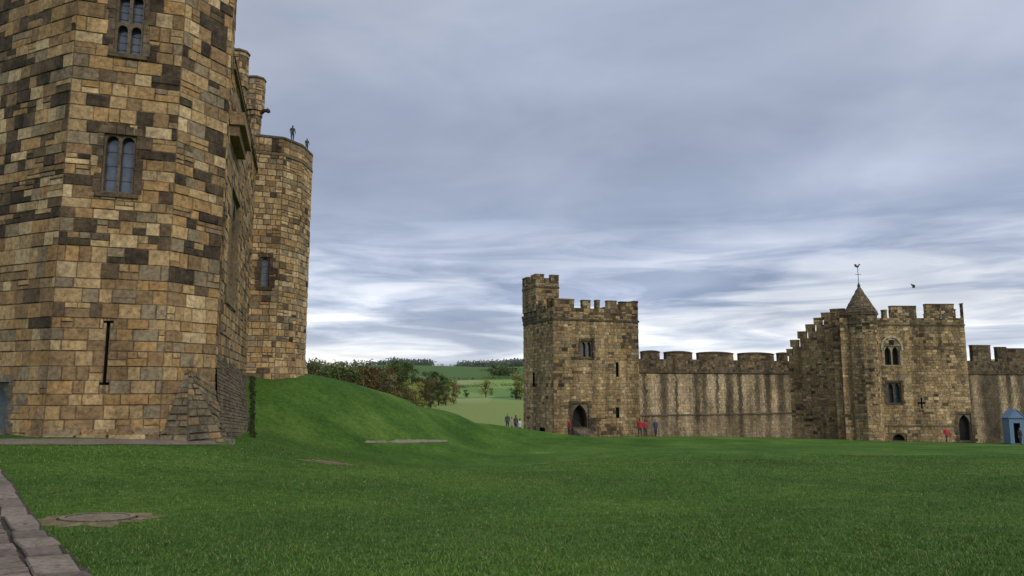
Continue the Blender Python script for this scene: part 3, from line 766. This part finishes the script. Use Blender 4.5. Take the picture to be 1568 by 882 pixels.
past=mixc(nt,'MULTIPLY',1,(.18,.23,.07),r2.outputs['Color'])
c=mixc(nt,'MIX',mr2.outputs[0],c,past); c=mixc(nt,'MIX',mr.outputs[0],c,rv.outputs['Color'])
L_(c,b.inputs['Base Color']); b.inputs['Roughness'].default_value=.95; b.inputs['Specular IOR Level'].default_value=.1
n5=N(nt,'ShaderNodeTexNoise',ins={'Scale':18,'Detail':8,'Roughness':.8}); L_(tc.outputs['Object'],n5.inputs['Vector'])
bp_=N(nt,'ShaderNodeBump',ins={'Strength':.9,'Distance':.07}); L_(n5.outputs['Fac'],bp_.inputs['Height']); L_(bp_.outputs['Normal'],b.inputs['Normal'])
me.materials.append(m)

# path
edge=[G(u,y) for u,y in ((135,889),(92,845),(47,792),(22,752),(0,720),(-60,690))]
e2=[Vector((p.x,p.y)) for p in edge]
e2.insert(0,e2[0]+(e2[0]-e2[1]).normalized()*9)
def path_pt(s):
    for a,b in zip(e2,e2[1:]):
        l=(b-a).length
        if s<=l: return a+(b-a)*(s/l),(b-a).normalized()
        s-=l
    return e2[-1],(e2[-1]-e2[-2]).normalized()
TL=sum((b-a).length for a,b in zip(e2,e2[1:]))
mb=MB(); off=0; row=0
while off<4.5:
    w=.36 if row==0 else R.uniform(.22,.3); s=R.uniform(0,.3)
    while s<TL:
        l=R.uniform(.6,1.1) if row==0 else R.uniform(.25,.55)
        cs=[]
        jt=.035 if row==0 else .02
        for ss,oo in ((s+.03,off+.015),(s+l-.03,off+.015),(s+l-.03,off+w-.02),(s+.03,off+w-.02)):
            p,dv=path_pt(min(ss,TL)); nl=Vector((-dv.y,dv.x)); q=p+nl*(oo)+Vector((R.uniform(-jt,jt),R.uniform(-jt,jt))); cs.append(q)
        ce=sum(cs,Vector((0,0)))/4; zt_=R.uniform(.03,.045)+(.02 if row==0 else 0)
        zg=[h(q.x,q.y) for q in cs]
        tp=[Vector(((q*.93+ce*.07).x,(q*.93+ce*.07).y,z+zt_)) for q,z in zip(cs,zg)]
        md=[Vector((q.x,q.y,z+zt_-.02)) for q,z in zip(cs,zg)]
        bt=[Vector((q.x,q.y,z-.05)) for q,z in zip(cs,zg)]
        cc=mul((.21,.17,.14) if row==0 else (.19,.15,.125),R.uniform(.65,1.25))
        mb.poly(tp,cc)
        for i in range(4):
            j=(i+1)%4; mb.poly([md[i],md[j],tp[j],tp[i]],mul(cc,.8)); mb.poly([bt[i],bt[j],md[j],md[i]],mul(cc,.4))
        s+=l
    off+=w; row+=1
s=0; prv=None
while s<TL+.5:
    p,dv=path_pt(s); nl=Vector((-dv.y,dv.x)); q=p-nl*.04; q2=p+nl*4.6
    a=Vector((q.x,q.y,h(q.x,q.y)+.012)); b_=Vector((q2.x,q2.y,h(q2.x,q2.y)+.012)) 
    if prv: mb.poly([prv[0],a,b_,prv[1]],(.045,.038,.028))
    prv=(a,b_); s+=.5
mb.build('paved_path',[M_path])
mb=MB(); prv=None
for t in np.linspace(0,1,12):
    u=-60+t*420; a=G(u,682); b_=G(u,674); a.z+=.015;b_.z+=.03
    if prv: mb.poly([prv[0],a,b_,prv[1]],(.20,.17,.13))
    prv=(a,b_)
mb.build('gravel_strip',[M_path])
mb=MB(); prv=None
for t in np.linspace(0,1,40):
    u=560+t*125; c_=G(u,677.5-1.5*t); x0,y0=c_.x,c_.y
    a=Vector((x0,y0-.35,h(x0,y0-.35)+.02)); b_=Vector((x0,y0+.35,h(x0,y0+.35)+.02))
    if prv: mb.poly([prv[0],a,b_,prv[1]],(.24,.21,.16))
    prv=(a,b_)
mb.build('footpath',[M_path])
M_soil=stone_mat('bare_earth',.0,3,.9,.35,.35,(.15,.115,.065),(.07,.11,.03))
patches=[]
def cover(u,y,rad):
    c=G(u,y); patches.append((c.x,c.y,rad*1.45)); root=empty('drain_cover')
    mb=MB(); K=40
    def ringf(r0,var,dz,seed):
        o=[]
        for k in range(K):
            a=2*math.pi*k/K; rr=r0*(1+var*noise.noise(Vector((math.cos(a)*2.5,math.sin(a)*2.5,seed)))); x=c.x+rr*math.cos(a); y_=c.y+rr*math.sin(a); o.append(Vector((x,y_,h(x,y_)+dz)))
        return o
    r_o=ringf(rad*1.5,.55,.004,u); r_i=ringf(rad,.05,.022,3)
    for k in range(K):
        j=(k+1)%K; mb.poly([r_o[k],r_o[j],r_i[j],r_i[k]],mul((.22,.17,.10),R.uniform(.7,1.2)))
    mb.build('bare_earth',[M_soil],root)
    mb=MB(); a1=ringf(rad*.93,.03,.040,5); a0=ringf(rad*.97,.03,.0,5); a2=ringf(rad*.8,.02,.043,5); a3=ringf(rad*.77,.02,.034,5)
    for k in range(K):
        j=(k+1)%K; mb.poly([a0[k],a0[j],a1[j],a1[k]],(.10,.085,.06)); mb.poly([a1[k],a1[j],a2[j],a2[k]],(.28,.235,.17)); mb.poly([a2[k],a2[j],a3[j],a3[k]],(.05,.04,.03))
    mb.poly(a3,(.24,.20,.15))
    mb.build('stone_lid',[M_soil],root)
cover(150,797,.5); cover(505,709,.6)

# grass blades
rs=np.random.RandomState(3); NB=400000
d=5.0*(36/5.0)**(rs.rand(NB)**.85); tt_=rs.uniform(-.80,.80,NB); x=d*tt_; y=d
keepm=np.ones(NB,bool)
for (cx,cy,r) in patches: keepm&=((x-cx)**2+(y-cy)**2)>(r*(.7+.45*rs.rand(NB)))**2
for a,b in zip(e2,e2[1:]):
    dx,dy=(b-a).normalized(); lx=(x-a.x)*dx+(y-a.y)*dy; side=-(x-a.x)*dy+(y-a.y)*dx
    keepm&=~((lx>-.05)&(lx<(b-a).length+.05)&(side>.03)&(side<5))
ins=(x<C2.x+1.3)&(y>21.2); keepm&=~ins
x,y,d=x[keepm],y[keepm],d[keepm]; nb=len(x); z=H(x,y)
tuft=.5+.25*np.sin(x*5.1+np.sin(y*3.3)*2)+.25*np.sin(y*6.3+np.sin(x*2.7)*2)
ang=rs.uniform(0,6.28,nb); hh=rs.uniform(.010,.034,nb)*(.6+.9*tuft); wv=.0022*np.maximum(d,6)/6*rs.uniform(.7,1.4,nb)+.001
lean=rs.uniform(-.030,.030,(nb,2))
V=np.empty((nb,3,3)); V[:,0]=np.stack([x-np.cos(ang)*wv,y-np.sin(ang)*wv,z-.004],1); V[:,1]=np.stack([x+np.cos(ang)*wv,y+np.sin(ang)*wv,z-.004],1); V[:,2]=np.stack([x+lean[:,0],y+lean[:,1],z+hh],1)
gm=bpy.data.meshes.new('grass'); gm.vertices.add(nb*3); gm.vertices.foreach_set('co',V.ravel()); gm.loops.add(nb*3); gm.loops.foreach_set('vertex_index',np.arange(nb*3)); gm.polygons.add(nb); gm.polygons.foreach_set('loop_start',np.arange(nb)*3); gm.polygons.foreach_set('loop_total',np.full(nb,3)); gm.update(); gm.validate()
ca=gm.color_attributes.new('Col','FLOAT_COLOR','POINT')
t=rs.rand(nb)**1.4; big=.5+.5*np.sin(x*.8+np.sin(y*.6)*2)*np.sin(y*.7+1)
pat=.75+.5*(.5+.5*np.sin(x*.37+2*np.sin(y*.23+1))*np.sin(y*.31+np.sin(x*.5)))
cc=np.stack([(.032+.10*t+.02*big)*pat,(.080+.165*t+.03*big)*pat,(.012+.03*t)*pat],1); dry=rs.rand(nb)<.07; cc[dry]=[.28,.26,.13]
ca.data.foreach_set('color',np.repeat(np.hstack([cc,np.ones((nb,1))]),3,axis=0).ravel())
m,nt,b=newmat('grass_blades'); at=N(nt,'ShaderNodeAttribute',attribute_name='Col'); nt.links.new(at.outputs['Color'],b.inputs['Base Color']); b.inputs['Roughness'].default_value=.6; b.inputs['Specular IOR Level'].default_value=.25
gm.materials.append(m); link(bpy.data.objects.new('grass',gm))

# ================================================================ trees
m,nt,b=newmat('leaves'); at=N(nt,'ShaderNodeAttribute',attribute_name='Col'); nt.links.new(at.outputs['Color'],b.inputs['Base Color']); b.inputs['Roughness'].default_value=.8; b.inputs['Specular IOR Level'].default_value=.1
M_leaf=m; M_bark=flat('bark',(.06,.045,.035),.9)
def leafclump(mb,c,r,colr,nq,size,m=1):
    for _ in range(nq):
        v=Vector((R.gauss(0,1),R.gauss(0,1),R.gauss(0,1))); v.normalize(); v*=r*R.uniform(.35,1.05); v.z*=.8
        p=c+v; a=Vector((R.gauss(0,1),R.gauss(0,1),R.gauss(0,1))).normalized(); b_=a.orthogonal().normalized()
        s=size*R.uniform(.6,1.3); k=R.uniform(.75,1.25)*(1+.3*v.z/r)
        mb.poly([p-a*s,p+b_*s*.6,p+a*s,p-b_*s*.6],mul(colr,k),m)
def tree_mesh(name,seed,cols,wid=.42):
    mb=MB(); Rl=random.Random(seed)
    rod(mb,Vector((0,0,-.08)),Vector((.01,0,.3)),.028,m=0,seg=8) 
    for k in range(34):
        a=Rl.uniform(0,6.28); zz=Rl.uniform(.13,.92); prof=math.sin(math.pi*min(1,(zz-.02)/1.03))**.6; rr=wid*prof*Rl.uniform(.15,.95)
        c=Vector((rr*math.cos(a),rr*math.sin(a),zz)); rod(mb,Vector((0,0,.12+.25*Rl.random())),c,.007,m=0,seg=4)
        leafclump(mb,c,Rl.uniform(.09,.16),mul(Rl.choice(cols),Rl.uniform(.65,1.3)),90,.018)
    o=mb.build(name,[M_bark,M_leaf]); me_=o.data; bpy.data.objects.remove(o); return me_
GRN=[(.07,.10,.03),(.09,.12,.035)]; AUT=[(.17,.12,.055),(.14,.105,.05),(.20,.13,.05),(.11,.105,.045)]; YEL=[(.26,.25,.07),(.19,.21,.06)]; DKG=[(.05,.07,.03),(.06,.08,.032)]
tm={'g':[tree_mesh('t',i,GRN) for i in(1,2)],'a':[tree_mesh('t',i,AUT) for i in(3,4,5)],'y':[tree_mesh('t',6,YEL,.5)],'d':[tree_mesh('t',i,DKG,.45) for i in(7,8)]}
nm={'g':'green_tree','a':'autumn_tree','y':'yellow_tree','d':'dark_green_tree'}
TR=[(478,550,175,'d'),(488,549,185,'g'),(497,552,190,'a'),(506,551,180,'a'),(514,556,170,'g'),(522,555,180,'a'),(530,558,195,'a'),(538,558,185,'g'),(545,560,190,'a'),(553,560,180,'a'),(561,561,200,'d'),(568,560,190,'a'),(576,565,195,'a'),(584,567,210,'g'),(592,562,250,'a'),
(602,556,330,'g'),(612,550,360,'g'),(622,554,330,'d'),(628,582,250,'y'),(642,580,350,'a'),(653,576,420,'a'),(664,567,430,'g'),(672,582,400,'d'),(634,572,420,'g'),(683,588,400,'y'),(695,586,430,'a'),(714,596,560,'g'),(744,579,560,'y'),(752,594,600,'g'),(797,571,520,'y'),(790,592,520,'d'),(606,588,230,'g'),(596,588,210,'a'),(617,592,240,'a'),(586,584,200,'a'),(812,590,500,'g'),(648,598,330,'a'),(660,600,340,'g'),(636,598,280,'g')]
for u,yt,dd_,k in TR:
    q=P(u,yt,dd_); gz=h(q.x,q.y); Ht=q.z-gz
    o=link(bpy.data.objects.new(nm[k],R.choice(tm[k]))); o.location=(q.x,q.y,gz-.3); w=R.uniform(.85,1.2); o.scale=(Ht*w,Ht*w,Ht*1.03); o.rotation_euler=(0,0,R.uniform(0,6.28))
mb=MB()
def wood(u,dist,r,cols,nq=30,lift=.45):
    q=P(u,580,dist); gz=h(q.x,q.y); leafclump(mb,Vector((q.x,q.y,gz+r*lift)),r,mul(R.choice(cols),R.uniform(.8,1.2)),nq,r*.2,0)
HZ=[(.085,.11,.095),(.10,.12,.10),(.085,.10,.085)]
for i in range(240): wood(R.uniform(704,830),R.uniform(1500,1800),R.uniform(8,13),HZ)
for i in range(90): wood(R.uniform(598,662),R.uniform(1350,1600),R.uniform(8,13),HZ)
for i in range(90): wood(R.uniform(440,600),R.uniform(1300,1700),R.uniform(6,11),HZ)
for d0,u0,u1 in ((700,640,800),(850,660,830),(1050,730,840),(1250,640,840)):
    for i in range(int((u1-u0)*.6)):
        u=R.uniform(u0,u1); wood(u,d0+(u-u0)*.5+R.uniform(-4,4),R.uniform(1.8,3.6),DKG+GRN,14)
for i in range(45): wood(R.gauss(768,8),R.uniform(950,1050),R.uniform(6,10),DKG)
for i in range(20): wood(R.uniform(655,700),R.uniform(760,800),R.uniform(4,7),DKG+GRN)
mb.build('distant_trees',[M_leaf])
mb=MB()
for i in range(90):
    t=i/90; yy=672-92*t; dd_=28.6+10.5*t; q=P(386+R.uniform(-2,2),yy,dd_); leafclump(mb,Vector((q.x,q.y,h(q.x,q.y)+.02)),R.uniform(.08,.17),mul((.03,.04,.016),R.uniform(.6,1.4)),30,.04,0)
mb.build('dark_leaf_fringe',[M_leaf])  # small dark leaf clumps lining the left edge of the mound
# weeds at wall feet
mb=MB()
def weeds(A,B,nn_,r0,r1):
    for i in range(nn_):
        t=R.random(); p=A.lerp(B,t); leafclump(mb,Vector((p.x,p.y-R.uniform(.05,.25),h(p.x,p.y)+.02)),R.uniform(r0,r1),mul((.05,.095,.02),R.uniform(.6,1.4)),10,.05,0)
weeds(F0,F1,60,.08,.22); weeds(W0,W1,110,.08,.25); weeds(T0,T1,70,.08,.22); weeds(Q0,Q1,50,.08,.22)
mb.build('wall_foot_weeds',[M_leaf])
# ================================================================ sky/light
to_sun=Vector((.55,-.62,.56)).normalized()
sun=bpy.data.lights.new('sun','SUN'); sun.energy=1.5; sun.angle=math.radians(18); sun.color=(1,.90,.75)
so=link(bpy.data.objects.new('sun',sun)); so.rotation_euler=to_sun.to_track_quat('Z','Y').to_euler(); so.location=(20,-20,40)
w=bpy.data.worlds.new('World'); scene.world=w; w.use_nodes=True; nt=w.node_tree; L_=nt.links.new
bg=nt.nodes['Background']; bg.inputs['Strength'].default_value=.1
sky=N(nt,'ShaderNodeTexSky',sky_type='NISHITA',sun_disc=False); sky.sun_elevation=math.asin(to_sun.z); sky.sun_rotation=math.atan2(to_sun.x,to_sun.y)
tc=N(nt,'ShaderNodeTexCoord'); sx=N(nt,'ShaderNodeSeparateXYZ'); L_(tc.outputs['Generated'],sx.inputs[0])
def M(op,a,b=None,c=None):
    nd=N(nt,'ShaderNodeMath',operation=op)
    for i,v in enumerate((a,b,c)):
        if v is None: continue
        if isinstance(v,(int,float)): nd.inputs[i].default_value=v
        else: L_(v,nd.inputs[i])
    return nd.outputs[0]
xx,yy,zz=sx.outputs; zp=M('MAXIMUM',zz,0.0); zd=M('ADD',zp,.15)
cb_=N(nt,'ShaderNodeCombineXYZ'); L_(M('DIVIDE',xx,zd),cb_.inputs[0]); L_(M('DIVIDE',yy,zd),cb_.inputs[1]); L_(zz,cb_.inputs[2])
def noi(vec,sc,det=6,ro=.55,dist=0.,sv=(1,1,1),loc=(0,0,0)):
    mp=N(nt,'ShaderNodeMapping'); mp.inputs['Scale'].default_value=sv; mp.inputs['Location'].default_value=loc; L_(vec,mp.inputs['Vector'])
    nn=N(nt,'ShaderNodeTexNoise',ins={'Scale':sc,'Detail':det,'Roughness':ro,'Distortion':dist}); L_(mp.outputs[0],nn.inputs['Vector']); return nn.outputs['Fac']
nA=noi(cb_.outputs[0],1.5,8,.5,.3,(.9,1,1),(3.1,0,0)); nB=noi(cb_.outputs[0],.45,4,.5,.2,(1,1,1),(7,2,0))
base=ramp(nt,[(0,(1.02,1.0,1.0)),(.05,(.90,.92,.96)),(.12,(.62,.67,.78)),(.22,(.42,.48,.62)),(.34,(.40,.45,.58)),(.5,(.47,.52,.64)),(1,(.8,.82,.88))]); L_(zp,base.inputs['Fac'])
rA=ramp(nt,[(.32,(.80,.83,.87)),(.47,(.96,.97,.985)),(.58,(1.10,1.09,1.07)),(.75,(1.32,1.29,1.24))]); L_(nA,rA.inputs['Fac'])
rB=ramp(nt,[(.35,.88),(.65,1.18)]); L_(nB,rB.inputs['Fac'])
c=mixc(nt,'MULTIPLY',1,base.outputs['Color'],rA.outputs['Color']); c=mixc(nt,'MULTIPLY',1,c,rB.outputs['Color'])
cs_=N(nt,'ShaderNodeCombineXYZ'); L_(M('MULTIPLY',xx,4.0),cs_.inputs[0]); L_(M('MULTIPLY',yy,1.),cs_.inputs[1]); L_(M('MULTIPLY',zz,32.),cs_.inputs[2])
nS=noi(cs_.outputs[0],1.0,8,.55,.6,(1,1,1),(1.7,0,.4)); rS=ramp(nt,[(.40,(.50,.56,.68)),(.50,(.84,.88,.95)),(.60,(1.32,1.28,1.22))]); L_(nS,rS.inputs['Fac'])
fS=ramp(nt,[(0,.8),(.12,1.),(.24,0)]); L_(zp,fS.inputs['Fac'])
c=mixc(nt,'MULTIPLY',fS.outputs['Color'],c,rS.outputs['Color'])
vm=N(nt,'ShaderNodeVectorMath',operation='SCALE'); L_(c,vm.inputs[0]); vm.inputs['Scale'].default_value=10.0
f=mixc(nt,'MIX',.93,sky.outputs['Color'],vm.outputs[0]); L_(f,bg.inputs['Color'])

cam=bpy.data.cameras.new('camera'); cam.lens=36*F/1568; cam.sensor_width=36; cam.clip_end=12000; cam.clip_start=.05
co=link(bpy.data.objects.new('camera',cam)); co.location=(0,0,EYE); co.rotation_euler=(math.pi/2+TH,0,0); scene.camera=co
scene.view_settings.view_transform='Standard'; scene.view_settings.look='None'; scene.view_settings.exposure=0
